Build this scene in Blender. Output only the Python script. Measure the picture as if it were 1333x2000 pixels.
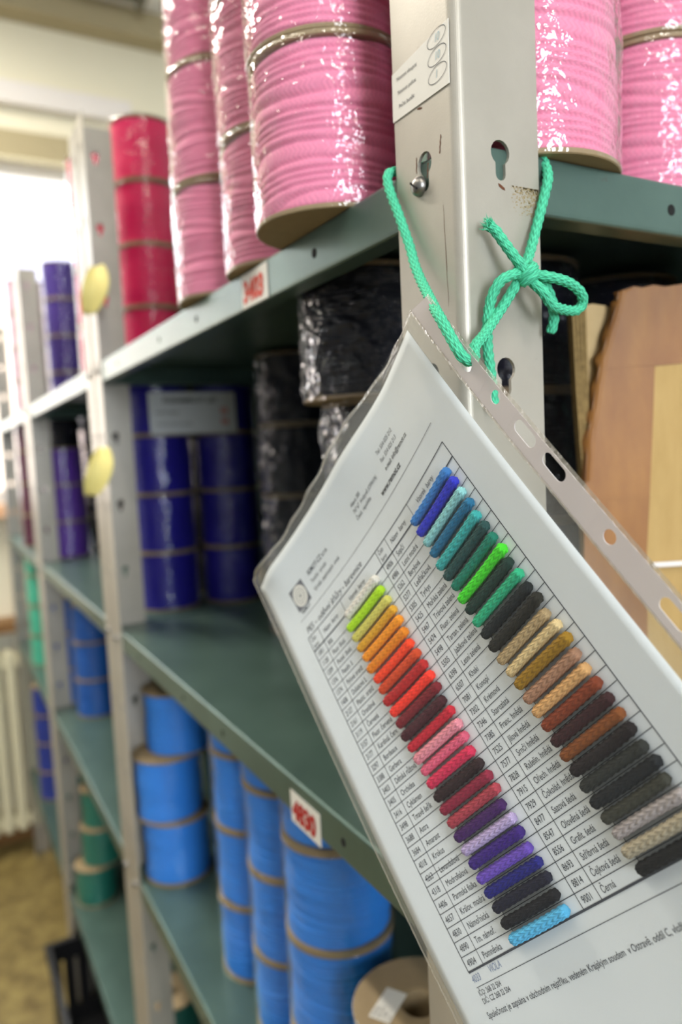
import bpy, bmesh, math, random
from mathutils import Vector, Matrix, noise
random.seed(7)
for _o in list(bpy.data.objects): bpy.data.objects.remove(_o)
scene = bpy.context.scene
COL = scene.collection
PI = math.pi
# ------------------------------------------------------------------ units: metres; x into the shelf, y along the aisle, z up
EYE = Vector((-0.23187, -0.28542, 1.5))
RIGHT = Vector((0.870713, -0.489480, -0.047625)); DOWN = Vector((-0.083907, -0.052439, -0.995093)); FWD = Vector((0.484581, 0.870436, -0.086731))
cd = bpy.data.cameras.new('camera'); cam = bpy.data.objects.new('camera', cd); COL.objects.link(cam)
cam.matrix_world = Matrix(((RIGHT.x, -DOWN.x, -FWD.x, EYE.x), (RIGHT.y, -DOWN.y, -FWD.y, EYE.y), (RIGHT.z, -DOWN.z, -FWD.z, EYE.z), (0, 0, 0, 1)))
cd.sensor_fit = 'VERTICAL'; cd.sensor_height = 36; cd.sensor_width = 24; cd.lens = 1430 / 2000 * 36
cd.clip_start = 0.01; cd.clip_end = 60
cd.dof.use_dof = True; cd.dof.focus_distance = 0.325; cd.dof.aperture_fstop = 5.1; cd.dof.aperture_blades = 0
scene.camera = cam
scene.view_settings.view_transform = 'Standard'; scene.view_settings.look = 'None'
scene.view_settings.gamma = 1; scene.view_settings.use_curve_mapping = False
scene.view_settings.exposure = 0.12
w = bpy.data.worlds.new('overcast_sky'); scene.world = w; w.use_nodes = True
w.node_tree.nodes['Background'].inputs[0].default_value = (0.93, 0.97, 1.0, 1); w.node_tree.nodes['Background'].inputs[1].default_value = 5.0
scene.cycles.use_denoising = True
scene.cycles.max_bounces = 7; scene.cycles.diffuse_bounces = 4; scene.cycles.transparent_max_bounces = 18; scene.cycles.use_adaptive_sampling = True; scene.cycles.adaptive_threshold = 0.04; scene.cycles.sample_clamp_indirect = 6.0
scene.cycles.caustics_reflective = False; scene.cycles.caustics_refractive = False
def area(name, loc, target, sx, sy, power, col):
    l = bpy.data.lights.new(name, 'AREA'); l.shape = 'RECTANGLE'; l.size = sx; l.size_y = sy; l.energy = power; l.color = col
    o = bpy.data.objects.new(name, l); COL.objects.link(o); o.location = loc
    o.rotation_euler = (Vector(target) - Vector(loc)).to_track_quat('-Z', 'Y').to_euler()
    return o
# daylight entering by the two windows
area('daylight_far_window', (-0.40, 2.86, 2.0), (-0.40, 0, 1.9), 1.6, 1.3, 12, (0.92, 0.96, 1.0))
area('daylight_back_window', (-0.40, -2.56, 1.85), (-0.40, 0, 1.6), 0.84, 1.2, 56, (0.84, 0.91, 1.0))

# ------------------------------------------------------------------ materials
def lin(h):
    h = h.lstrip('#'); c = [int(h[i:i+2], 16) / 255 for i in (0, 2, 4)]
    return tuple(x / 12.92 if x <= 0.04045 else ((x + 0.055) / 1.055) ** 2.4 for x in c) + (1,)
MATS = {}
def nt(name):
    m = bpy.data.materials.new(name); m.use_nodes = True; MATS[name] = m
    return m, m.node_tree, m.node_tree.nodes['Principled BSDF']
def setp(b, **k):
    for n, v in k.items(): b.inputs[n.replace('_', ' ')].default_value = v
def node(t, typ, **k):
    n = t.nodes.new(typ)
    for a, v in k.items():
        if a in n.inputs.keys(): n.inputs[a].default_value = v
        else: setattr(n, a, v)
    return n
def objcoord(t):
    return node(t, 'ShaderNodeTexCoord').outputs['Object']
def mixcol(t, fac, a, b):
    m = node(t, 'ShaderNodeMix', data_type='RGBA')
    for s, v in ((0, fac), (6, a), (7, b)):
        if isinstance(v, (tuple, float, int)): m.inputs[s].default_value = v
        else: t.links.new(v, m.inputs[s])
    return m.outputs[2]
def ramp(t, src, p0, p1):
    r = node(t, 'ShaderNodeMapRange'); r.inputs[1].default_value = p0; r.inputs[2].default_value = p1
    t.links.new(src, r.inputs[0]); return r.outputs[0]
def noisetex(t, scale, detail=4.0, rough=0.6, vec=None, stretch=None):
    v = vec or objcoord(t)
    if stretch:
        mp = node(t, 'ShaderNodeMapping'); mp.inputs['Scale'].default_value = stretch; t.links.new(v, mp.inputs['Vector']); v = mp.outputs[0]
    n = node(t, 'ShaderNodeTexNoise'); n.inputs['Scale'].default_value = scale; n.inputs['Detail'].default_value = detail; n.inputs['Roughness'].default_value = rough
    t.links.new(v, n.inputs['Vector']); return n.outputs['Fac']
def bump(t, b, h, strength=0.3, dist=0.001):
    n = node(t, 'ShaderNodeBump'); n.inputs['Strength'].default_value = strength; n.inputs['Distance'].default_value = dist
    t.links.new(h, n.inputs['Height']); t.links.new(n.outputs[0], b.inputs['Normal'])
def simple(name, hexc, rough=0.6, metal=0.0, vary=0.15, scale=60, bstr=0.1, spec=0.5):
    m, t, b = nt(name); c = lin(hexc); setp(b, Roughness=rough, Metallic=metal, Specular_IOR_Level=spec)
    f = noisetex(t, scale)
    d = tuple(x * (1 - vary) for x in c[:3]) + (1,)
    t.links.new(mixcol(t, f, d, c), b.inputs['Base Color'])
    if bstr: bump(t, b, f, bstr, 0.0006)
    return m
def painted(name, hexc, hexd, rough, metal, rust=0.66):
    """painted / galvanised sheet steel with a fine grain, scuffs and rust specks"""
    m, t, b = nt(name); setp(b, Roughness=rough, Metallic=metal)
    g = noisetex(t, 900, 2); a = noisetex(t, 9, 5); s = noisetex(t, 55, 6, 0.7); e = noisetex(t, 7, 3)
    base = mixcol(t, ramp(t, a, 0.35, 0.65), lin(hexd), lin(hexc))
    mul = node(t, 'ShaderNodeMath', operation='MULTIPLY'); t.links.new(ramp(t, s, rust, rust + 0.05), mul.inputs[0]); t.links.new(ramp(t, e, 0.5, 0.62), mul.inputs[1])
    t.links.new(mixcol(t, mul.outputs[0], base, lin('5a3520')), b.inputs['Base Color'])
    bump(t, b, g, 0.12, 0.0004)
    return m
painted('post_steel', 'b6b0a4', 'a8a296', 0.42, 0.35)
painted('shelf_green', '587067', '4c625a', 0.32, 0.4, 0.64)
simple('bolt_steel', '8d8a86', 0.35, 0.9, 0.3, 300)
simple('dark_hole', '060606', 0.9, 0, 0, 10, 0)
simple('rust', '6a3b20', 0.9, 0, 0.4, 700, 0.3)
simple('paper_white', 'd5d9da', 0.75, 0, 0.04, 40, 0.05)
simple('sticker', 'dedbd2', 0.6, 0, 0.05, 60, 0.05)
simple('ink', '3c3f46', 0.8, 0, 0, 50, 0)
simple('ink_black', '17181c', 0.8, 0, 0, 50, 0)
simple('ink_pen', '7e8aa6', 0.8, 0, 0, 50, 0)
simple('ink_blue', 'a9c3cc', 0.8, 0, 0, 50, 0)
simple('ink_red', 'd2402a', 0.7, 0, 0.1, 200, 0)
simple('ink_dark_red', 'b01c14', 0.7, 0, 0.1, 200, 0)
simple('logo_grey', '6f7076', 0.8, 0, 0.1, 300, 0)
simple('yellow_paper', 'e6d98a', 0.7, 0, 0.1, 60, 0.05)
simple('flange_card', 'a08a66', 0.7, 0, 0.25, 90, 0.15)
simple('wall_cream', 'f0e9d0', 0.85, 0, 0.05, 6, 0.05)
simple('wall_grey', '8e9194', 0.85, 0, 0.25, 5, 0.05)
simple('wall_white', 'dde2e6', 0.85, 0, 0.04, 6, 0.05)
simple('ceiling_paint', 'e4e2da', 0.9, 0, 0.05, 6, 0.05)
simple('trim_white', 'e9e2dc', 0.5, 0, 0.03, 20, 0.02)
simple('beam_tan', 'b3a581', 0.7, 0, 0.1, 12, 0.05)
simple('rail_grey', '6b6655', 0.5, 0.2, 0.1, 40, 0)
simple('sill_wood', '8a6232', 0.5, 0, 0.25, 30, 0.1)
simple('sill_peach', 'e4b48c', 0.6, 0, 0.1, 20, 0.05)
simple('radiator_enamel', 'd8d2b4', 0.4, 0, 0.06, 20, 0.03)
simple('crate_black', '0e0e10', 0.4, 0, 0.1, 80, 0.05)
simple('building_peach', 'e8cdb8', 0.9, 0, 0.05, 2, 0)
simple('building_roof', 'a8a4b8', 0.9, 0, 0.05, 2, 0)
simple('lamp_body', 'd9d6cc', 0.5, 0, 0.03, 20, 0)
# floor: mottled brown linoleum
m, t, b = nt('linoleum'); setp(b, Roughness=0.45)
t.links.new(mixcol(t, ramp(t, noisetex(t, 16, 6, 0.7), 0.38, 0.62), lin('6b5a34'), lin('94834f')), b.inputs['Base Color'])
# cardboard: faint vertical fluting
m, t, b = nt('cardboard'); setp(b, Roughness=0.8)
t.links.new(mixcol(t, noisetex(t, 120, 5, 0.6, stretch=(1, 1, 0.25)), lin('a8884f'), lin('c2a36a')), b.inputs['Base Color'])
m, t, b = nt('cardboard_inner'); setp(b, Roughness=0.85)
t.links.new(mixcol(t, noisetex(t, 80, 5), lin('b99d6c'), lin('cdb284')), b.inputs['Base Color'])
m, t, b = nt('cardboard_edge'); setp(b, Roughness=0.9)
t.links.new(mixcol(t, noisetex(t, 420, 3, stretch=(1, 1, 0.6)), lin('5a4526'), lin('b0935c')), b.inputs['Base Color'])
# brown packing tape
m, t, b = nt('packing_tape'); setp(b, Roughness=0.5, Specular_IOR_Level=0.35)
f = noisetex(t, 22, 5, 0.6, stretch=(1.6, 1, 0.5))
t.links.new(mixcol(t, ramp(t, f, 0.3, 0.7), lin('835224'), lin('a06e34')), b.inputs['Base Color'])
bump(t, b, f, 0.35, 0.002)
# emissive diffuser of the ceiling lamps
m, t, b = nt('lamp_diffuser'); setp(b, Emission_Color=(1.0, 0.9, 0.7, 1), Emission_Strength=9.0); b.inputs['Base Color'].default_value = (1, 1, 1, 1)
def film(name, tint, refl, rough, wr, wscale, milk=0.0, milkcol=(0.8, 0.78, 0.76, 1), depth=0.004):
    """clear plastic film: transparent with a sharp, wrinkled reflection"""
    m = bpy.data.materials.new(name); m.use_nodes = True; MATS[name] = m; t = m.node_tree; t.nodes.clear()
    out = node(t, 'ShaderNodeOutputMaterial'); tr = node(t, 'ShaderNodeBsdfTransparent'); tr.inputs[0].default_value = tint
    gl = node(t, 'ShaderNodeBsdfGlossy'); gl.inputs['Roughness'].default_value = rough; gl.inputs['Color'].default_value = (1, 1, 1, 1)
    fr = node(t, 'ShaderNodeFresnel'); ge = node(t, 'ShaderNodeNewGeometry')
    io = node(t, 'ShaderNodeMapRange'); io.inputs[3].default_value = 1.5; io.inputs[4].default_value = 1 / 1.5      # same reflectance from either side
    t.links.new(ge.outputs['Backfacing'], io.inputs[0]); t.links.new(io.outputs[0], fr.inputs['IOR'])
    h = noisetex(t, wscale, 3, 0.55); bp = node(t, 'ShaderNodeBump'); bp.inputs['Strength'].default_value = wr; bp.inputs['Distance'].default_value = depth
    t.links.new(h, bp.inputs['Height']); t.links.new(bp.outputs[0], gl.inputs['Normal']); t.links.new(bp.outputs[0], fr.inputs['Normal'])
    mu = node(t, 'ShaderNodeMath', operation='MULTIPLY_ADD', use_clamp=True); mu.inputs[1].default_value = refl; mu.inputs[2].default_value = 0.0
    t.links.new(fr.outputs[0], mu.inputs[0])
    mx = node(t, 'ShaderNodeMixShader'); t.links.new(mu.outputs[0], mx.inputs[0]); t.links.new(tr.outputs[0], mx.inputs[1]); t.links.new(gl.outputs[0], mx.inputs[2])
    res = mx.outputs[0]
    if milk:
        df = node(t, 'ShaderNodeBsdfDiffuse'); df.inputs[0].default_value = milkcol
        m2 = node(t, 'ShaderNodeMixShader'); m2.inputs[0].default_value = milk; t.links.new(res, m2.inputs[1]); t.links.new(df.outputs[0], m2.inputs[2]); res = m2.outputs[0]
    t.links.new(res, out.inputs[0])
film('wrap_film', (0.98, 0.98, 0.98, 1), 1.5, 0.06, 0.75, 75)
film('wrap_film_tight', (0.98, 0.98, 0.98, 1), 1.15, 0.05, 0.6, 55, depth=0.006)
film('wrap_film_loose', (0.85, 0.85, 0.9, 1), 0.9, 0.04, 1.0, 80, depth=0.012)
film('sleeve_film', (0.97, 0.98, 0.98, 1), 0.42, 0.16, 0.12, 35, 0.02, (0.75, 0.78, 0.78, 1))
film('sleeve_back_film', (0.93, 0.93, 0.91, 1), 1.0, 0.15, 0.3, 35, 0.16, (0.62, 0.60, 0.54, 1))
film('strip_plastic', (0.9, 0.88, 0.88, 1), 0.8, 0.2, 0.15, 30, 0.80, (0.70, 0.65, 0.64, 1))
film('weld_plastic', (0.9, 0.88, 0.84, 1), 1.8, 0.15, 0.6, 300, 0.35, (0.62, 0.58, 0.50, 1))
film('window_glass', (0.97, 0.98, 0.98, 1), 1.0, 0.0, 0.0, 5)
def cord_mat(name, hexc, dark=0.72, scale=1.0, rough=0.7, bstr=0.5):
    m, t, b = nt(name); c = lin(hexc); setp(b, Roughness=rough, Specular_IOR_Level=0.3)
    uv = node(t, 'ShaderNodeTexCoord').outputs['UV']
    sp = node(t, 'ShaderNodeSeparateXYZ'); t.links.new(uv, sp.inputs[0])
    # chevrons of the braid: sin(u + |v - 0.5|)
    fr = node(t, 'ShaderNodeMath', operation='FRACT'); t.links.new(sp.outputs[1], fr.inputs[0])
    pp = node(t, 'ShaderNodeMath', operation='PINGPONG'); pp.inputs[1].default_value = 0.25; t.links.new(fr.outputs[0], pp.inputs[0])
    ad = node(t, 'ShaderNodeMath', operation='MULTIPLY_ADD'); ad.inputs[1].default_value = 3.0; t.links.new(pp.outputs[0], ad.inputs[0]); t.links.new(sp.outputs[0], ad.inputs[2])
    mu = node(t, 'ShaderNodeMath', operation='MULTIPLY'); mu.inputs[1].default_value = 2 * PI * scale; t.links.new(ad.outputs[0], mu.inputs[0])
    sn = node(t, 'ShaderNodeMath', operation='SINE'); t.links.new(mu.outputs[0], sn.inputs[0])
    f = ramp(t, sn.outputs[0], -1, 0.6)
    d = tuple(x * dark for x in c[:3]) + (1,)
    t.links.new(mixcol(t, f, d, c), b.inputs['Base Color'])
    bump(t, b, f, bstr, 0.0006)
    return m
COLS = {'pink': 'f28fb0', 'magenta': 'f00860', 'dark_purple': '43258a', 'violet': '6a3fb0', 'navy': '1f1894', 'black': '0f0f1c', 'blue': '368ef0', 'bay_blue': '1c66c4',
        'mint': '4fc3a0', 'teal': '1d7c6c', 'dark_green': '0f5446', 'mauve': 'c9a3b4', 'maroon': '5a1838', 'royal': '1b3aa0', 'grass': '2fae2c'}
for k, v in COLS.items(): cord_mat('cord_' + k, v, dark=0.90, bstr=0.22)

# ------------------------------------------------------------------ mesh helpers
def mesh_obj(name, verts, faces, mat, parent=None, smooth=False, uvs=None):
    me = bpy.data.meshes.new(name); me.from_pydata([tuple(v) for v in verts], [], faces); me.update()
    if uvs is not None:
        l = me.uv_layers.new(name='UV'); vi = [0] * len(me.loops); me.loops.foreach_get('vertex_index', vi)
        flat = []
        for i in vi: flat += uvs[i]
        l.data.foreach_set('uv', flat)
    if smooth: me.polygons.foreach_set('use_smooth', [True] * len(me.polygons))
    me.materials.append(MATS[mat])
    o = bpy.data.objects.new(name, me); COL.objects.link(o); o.parent = parent
    return o
def share(name, me, parent, mat=None):
    o = bpy.data.objects.new(name, me); COL.objects.link(o); o.parent = parent
    if mat:
        o.material_slots[0].link = 'OBJECT'; o.material_slots[0].material = MATS[mat]
    return o
class MB:
    def __init__(s): s.v = []; s.f = []
    def box(s, x0, x1, y0, y1, z0, z1):
        n = len(s.v); s.v += [(x, y, z) for z in (z0, z1) for y in (y0, y1) for x in (x0, x1)]
        s.f += [tuple(n + i for i in q) for q in ((0, 2, 3, 1), (4, 5, 7, 6), (0, 1, 5, 4), (2, 6, 7, 3), (0, 4, 6, 2), (1, 3, 7, 5))]
        return s
    def prism(s, poly, y0, y1):
        """poly in x,z extruded along y"""
        n = len(s.v); k = len(poly); s.v += [(x, y0, z) for x, z in poly] + [(x, y1, z) for x, z in poly]
        s.f.append(tuple(n + i for i in range(k))); s.f.append(tuple(n + k + i for i in reversed(range(k))))
        for i in range(k): j = (i + 1) % k; s.f.append((n + j, n + i, n + k + i, n + k + j))
        return s
    def lathe(s, prof, seg=48, cx=0, cy=0, cz=0, close=False):
        n = len(s.v); k = len(prof)
        for i in range(seg):
            a = 2 * PI * i / seg; c, d = math.cos(a), math.sin(a)
            s.v += [(cx + r * c, cy + r * d, cz + z) for r, z in prof]
        for i in range(seg):
            p, q = n + i * k, n + ((i + 1) % seg) * k
            for j in range(k if close else k - 1):
                j2 = (j + 1) % k; s.f.append((p + j, q + j, q + j2, p + j2))
        return s
    def add(s, v, f):
        n = len(s.v); s.v += [tuple(a) for a in v]; s.f += [tuple(n + i for i in q) for q in f]; return s
    def build(s, name, mat, parent=None, smooth=False): return mesh_obj(name, s.v, s.f, mat, parent, smooth)
def tag(o, label=None, cat=None, group=None, kind=None):
    if label: o['label'] = label
    if cat: o['category'] = cat
    if group: o['group'] = group
    if kind: o['kind'] = kind
    return o
def empty(name, loc, label, cat, group=None, rz=0):
    o = bpy.data.objects.new(name, None); COL.objects.link(o); o.location = loc; o.rotation_euler = (0, 0, rz); o.empty_display_size = 0.03
    return tag(o, label, cat, group)
def bevel(o, wd=0.002, seg=2):
    md = o.modifiers.new('bevel', 'BEVEL'); md.width = wd; md.segments = seg; md.limit_method = 'ANGLE'; return o
def braid(th, s, ncol, L):
    c = th / (2 * PI) * ncol; i = math.floor(c); u = c - i
    sg = 1 if int(i) % 2 == 0 else -1
    return (0.5 + 0.5 * math.cos(2 * PI * (s / L + sg * 0.55 * u))) * (math.sin(PI * u) ** 0.6)
def catmull(P, step):
    P = [Vector(p) for p in P]; Q = [2 * P[0] - P[1]] + P + [2 * P[-1] - P[-2]]; out = []
    for i in range(1, len(Q) - 2):
        a, b_, c, d = Q[i-1], Q[i], Q[i+1], Q[i+2]; n = max(2, int((c - b_).length / step))
        for k in range(n):
            u = k / n
            out.append(0.5 * ((2 * b_) + (c - a) * u + (2 * a - 5 * b_ + 4 * c - d) * u * u + (3 * b_ - a - 3 * c + d) * u ** 3))
    out.append(P[-1]); return out
def cord_tube(path, R, ncol, L, amp, seg=32, taper=0.0, hint=Vector((0.3, 0.2, 1))):
    """braided cord along a path: verts, faces, uvs"""
    V, F, U = [], [], []; s = 0; n = len(path)
    T = [(path[min(i+1, n-1)] - path[max(i-1, 0)]).normalized() for i in range(n)]
    N = (hint - T[0] * hint.dot(T[0])).normalized()
    for i in range(n):
        if i: s += (path[i] - path[i-1]).length
        N = (N - T[i] * N.dot(T[i])).normalized(); B = T[i].cross(N)
        e = 1.0
        if taper and (i < 3 or i > n - 4): e = (0.80, 0.94, 0.99)[min(i, n - 1 - i)]
        for j in range(seg):
            th = 2 * PI * j / seg; r = R * e * (1 - amp + amp * braid(th, s, ncol, L))
            V.append(path[i] + (N * math.cos(th) + B * math.sin(th)) * r); U.append((s / L, j / seg * ncol / 2))
    for i in range(n - 1):
        for j in range(seg):
            k = (j + 1) % seg; F.append((i * seg + j, i * seg + k, (i + 1) * seg + k, (i + 1) * seg + j))
    F.append(tuple(reversed(range(seg)))); F.append(tuple((n - 1) * seg + j for j in range(seg)))
    return V, F, U

# ------------------------------------------------------------------ room
def struct(name, mb, mat, parent=None):
    o = mb.build(name, mat, parent)
    if parent is None: o['kind'] = 'structure'
    return o
X0, X1, Y0, Y1, H = -1.7, 1.7, -2.6, 2.84, 3.27
struct('floor', MB().box(X0 - .1, X1 + .1, Y0 - .1, Y1 + .2, -0.05, 0), 'linoleum')
struct('ceiling', MB().box(X0 - .1, X1 + .1, Y0 - .1, Y1 + .2, H, H + .05), 'ceiling_paint')
struct('wall_right', MB().box(X1, X1 + .1, Y0 - .1, Y1 + .2, 0, H), 'wall_white')
def wall_open(name, axis, pos, th, a0, a1, o0, o1, z0, z1):
    mb = MB()
    def bx(p0, p1, q0, q1):
        if axis == 'y': mb.box(p0, p1, pos, pos + th, q0, q1)
        else: mb.box(pos, pos + th, p0, p1, q0, q1)
    bx(a0, o0, 0, H); bx(o1, a1, 0, H); bx(o0, o1, 0, z0); bx(o0, o1, z1, H)
    return struct(name, mb, 'wall_cream' if name == 'wall_far' else 'wall_white')
wall_open('wall_far', 'y', Y1, 0.2, X0, X1, -1.25, 0.5, 1.35, 2.68)
struct('wall_left', MB().box(X0 - .1, X0, Y0 - .1, Y1 + .2, 0, H), 'wall_grey')
wall_open('wall_back', 'y', Y0 - .1, 0.1, X0, X1, -0.85, 0.05, 1.2, 2.5)
def window(n, axis, pos, a0, a1, z0, z1, mull):
    r = bpy.data.objects.new('window_%d' % n, None); COL.objects.link(r); r['kind'] = 'structure'
    def bx(mb, p0, p1, q0, q1, d0, d1):
        if axis == 'y': mb.box(p0, p1, pos + d0, pos + d1, q0, q1)
        else: mb.box(pos + d0, pos + d1, p0, p1, q0, q1)
    fr = MB(); k = 0.05
    bx(fr, a0, a1, z0, z0 + k, 0, .05); bx(fr, a0, a1, z1 - k, z1, 0, .05); bx(fr, a0, a0 + k, z0, z1, 0, .05); bx(fr, a1 - k, a1, z0, z1, 0, .05)
    fr.build('frame', 'trim_white', r)
    cut = [a0] + mull + [a1]
    for mx in mull:
        q = MB(); bx(q, mx - .03, mx + .03, z0 + k, z1 - k, 0, .05); q.build('mullion', 'trim_white', r)
    for i in range(len(cut) - 1):
        q = MB(); bx(q, cut[i] + .03, cut[i+1] - .03, z0 + k, z1 - k, .022, .026); q.build('pane', 'window_glass', r)
    return r
window(1, 'y', Y1 + .08, -1.25, 0.5, 1.35, 2.68, [-0.62])
window(2, 'y', Y0 - .08, -0.85, 0.05, 1.2, 2.5, [-0.40])
struct('trim_1', MB().box(-1.3, 0.6, Y1 - .05, Y1 + .02, 2.85, 2.93), 'trim_white')           # pale rail over the window
struct('trim_2', MB().box(-1.3, 0.6, Y1 - .03, Y1 + .02, 2.66, 2.76), 'beam_tan')             # roller blind box
struct('trim_3', MB().box(X0, X1, Y1 - .10, Y1, 3.17, H), 'beam_tan')                          # ceiling beam
struct('trim_4', MB().box(-1.3, 0.55, Y1 - .09, Y1 + .08, 1.30, 1.35), 'sill_peach')           # window sill
struct('trim_5', MB().box(-1.3, 0.35, Y1 - .13, Y1, 0.865, 0.905), 'sill_wood')                # wooden ledge above the radiator
struct('baseboard_far', MB().box(X0, X1, Y1 - .015, Y1, 0, 0.08), 'sill_wood')
for i in range(3):
    o = MB().box(-1.0, 0.60, Y1 - .26 - i * .10, Y1 - .225 - i * .10, 3.215, 3.25).build('curtain_rail', 'rail_grey')
    tag(o, ['grey curtain rail under the ceiling nearest the window wall', 'grey curtain rail under the ceiling, middle one of three', 'grey curtain rail under the ceiling farthest from the window wall'][i], 'curtain rail', 'ceiling rails')
    e = MB().box(.60, .625, Y1 - .275 - i * .10, Y1 - .21 - i * .10, 3.20, H).build('end_bracket', 'rail_grey', o)
# neighbouring building seen through the window
nb = empty('neighbour_building', (0, 11, 0), 'pale overexposed building outside the far window', 'building')
MB().box(-9, 7, 0, 4, -2, 3.9).build('facade', 'building_peach', nb); MB().box(-9.4, 7.4, -.4, 4.4, 3.9, 4.5).build('roof', 'building_roof', nb)
# radiator under the far window
rad = empty('radiator', (-1.0, Y1 - .125, 0.10), 'cream ribbed radiator on the far wall under the wooden ledge', 'radiator')
for i in range(21):
    x = i * .05
    o = MB().box(x, x + .036, -.035, .035, 0, .70).build('rib', 'radiator_enamel', rad); bevel(o, .012, 2)
MB().box(0, 1.036, -.02, .02, .02, .06).build('pipe', 'radiator_enamel', rad); MB().box(0, 1.036, -.02, .02, .64, .68).build('pipe', 'radiator_enamel', rad)
MB().box(.1, .14, -.02, .10, .5, .55).build('bracket', 'radiator_enamel', rad); MB().box(.9, .94, -.02, .10, .5, .55).build('bracket', 'radiator_enamel', rad)
# ceiling lamps
for i, (x, y, lab) in enumerate(((-0.35, -1.35, 'long fluorescent ceiling lamp behind the camera'), (-0.70, 1.75, 'long fluorescent ceiling lamp over the far aisle'), (-1.25, 0.25, 'short fluorescent ceiling lamp beside the left wall'))):
    l = empty('ceiling_lamp', (x, y, H), lab, 'lamp', 'fluorescent lamps')
    MB().box(-.10, .10, -.65, .65, -.06, 0).build('housing', 'lamp_body', l)
    bevel(MB().box(-.08, .08, -.62, .62, -.09, -.06).build('diffuser', 'lamp_diffuser', l), .01)
    a = area('lamp_light', (x, y, H - .10), (x, y, 0), .07, 1.24, (13, 50, 6)[i], (1.0, 0.94, 0.84)); a.parent = l; a.location = (0, 0, -.10); a.rotation_euler = (0, 0, 0)

# ------------------------------------------------------------------ shelving units
PITCH = 0.895; DEPTH = 0.45; FL = 0.052
LEV = [1.645, 1.237, 0.837, 0.335]
KZ = [1.6478 - 0.1058 * k for k in range(-3, 15)]
def post_mesh():
    """L-shaped upright, corner at the origin, flanges along +x and +y, keyhole slots through both"""
    mb = MB(); T = 0.0018; HT = 2.0; r = 0.0055
    def flange(tr):
        zs = sorted(KZ); bound = [0.0]
        cells = []
        for z in zs:
            top, bot = z + .004, z - .0238
            cells.append((bot, top, z))
        pts = lambda a, z, d: tr(a, z, d)
        def quad(z0, z1, d):
            mb.add([pts(r, z0, d), pts(FL, z0, d), pts(FL, z1, d), pts(r, z1, d)], [(0, 1, 2, 3)])
        for d in (0, T):
            z = 0.0
            for (b0, t0, kz) in cells:
                quad(z, b0, d)
                cx, cz, R, sw, sb = .0266, kz - .0063, .006, .0032, kz - .0198
                ring = []
                a0 = math.asin(sw / R)
                for i in range(15):
                    a = -PI / 2 + a0 + (2 * PI - 2 * a0) * i / 14; ring.append((cx + R * math.cos(a), cz + R * math.sin(a)))
                for i in range(7):
                    a = PI + PI * i / 6; ring.append((cx + sw * math.cos(a), sb + sw + sw * math.sin(a)))
                n = len(ring); mid = ((r + FL) / 2, (b0 + t0) / 2); outer = []
                for (x, zz) in ring:
                    dx, dz = x - cx, zz - (kz - .0099); k = 1e9
                    if dx > 1e-9: k = min(k, (FL - cx) / dx)
                    if dx < -1e-9: k = min(k, (r - cx) / dx)
                    if dz > 1e-9: k = min(k, (t0 - kz + .0099) / dz)
                    if dz < -1e-9: k = min(k, (b0 - kz + .0099) / dz)
                    outer.append((cx + dx * k, kz - .0099 + dz * k))
                V = [pts(x, zz, d) for x, zz in ring] + [pts(x, zz, d) for x, zz in outer]; Fc = []
                for i in range(n):
                    j = (i + 1) % n; Fc.append((i, j, n + j, n + i))
                # corner fill of the cell
                for (xc, zc) in ((r, b0), (FL, b0), (FL, t0), (r, t0)):
                    for i in range(n):
                        j = (i + 1) % n; p, q = outer[i], outer[j]
                        if (abs(p[0] - q[0]) > 1e-7 and abs(p[1] - q[1]) > 1e-7) and (abs(p[0] - xc) < 1e-6 or abs(p[1] - zc) < 1e-6) and (abs(q[0] - xc) < 1e-6 or abs(q[1] - zc) < 1e-6):
                            V.append(pts(xc, zc, d)); Fc.append((n + i, n + j, len(V) - 1))
                mb.add(V, Fc); z = t0
                if d == 0:
                    V = [pts(x, zz, 0) for x, zz in ring] + [pts(x, zz, T) for x, zz in ring]
                    mb.add(V, [(i, (i + 1) % n, n + (i + 1) % n, n + i) for i in range(n)])
            quad(z, HT, d)
        mb.add([pts(FL, 0, 0), pts(FL, HT, 0), pts(FL, HT, T), pts(FL, 0, T)], [(0, 1, 2, 3)])
        mb.add([pts(r, HT, 0), pts(FL, HT, 0), pts(FL, HT, T), pts(r, HT, T)], [(0, 1, 2, 3)])
    flange(lambda a, z, d: (a, d, z)); flange(lambda a, z, d: (d, a, z))
    # rounded corner
    for rad in (r, r - T):
        V = []
        for i in range(11):
            a = PI + PI / 2 * i / 10; V += [(r + rad * math.cos(a), r + rad * math.sin(a), 0), (r + rad * math.cos(a), r + rad * math.sin(a), HT)]
        mb.add(V, [(2 * i, 2 * i + 2, 2 * i + 3, 2 * i + 1) for i in range(10)])
    me = bpy.data.meshes.new('post'); me.from_pydata(mb.v, [], mb.f); me.update(); me.materials.append(MATS['post_steel'])
    bm = bmesh.new(); bm.from_mesh(me); bmesh.ops.remove_doubles(bm, verts=bm.verts, dist=1e-6); bmesh.ops.recalc_face_normals(bm, faces=bm.faces); bm.to_mesh(me); bm.free()
    return me
POST = post_mesh()
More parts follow.
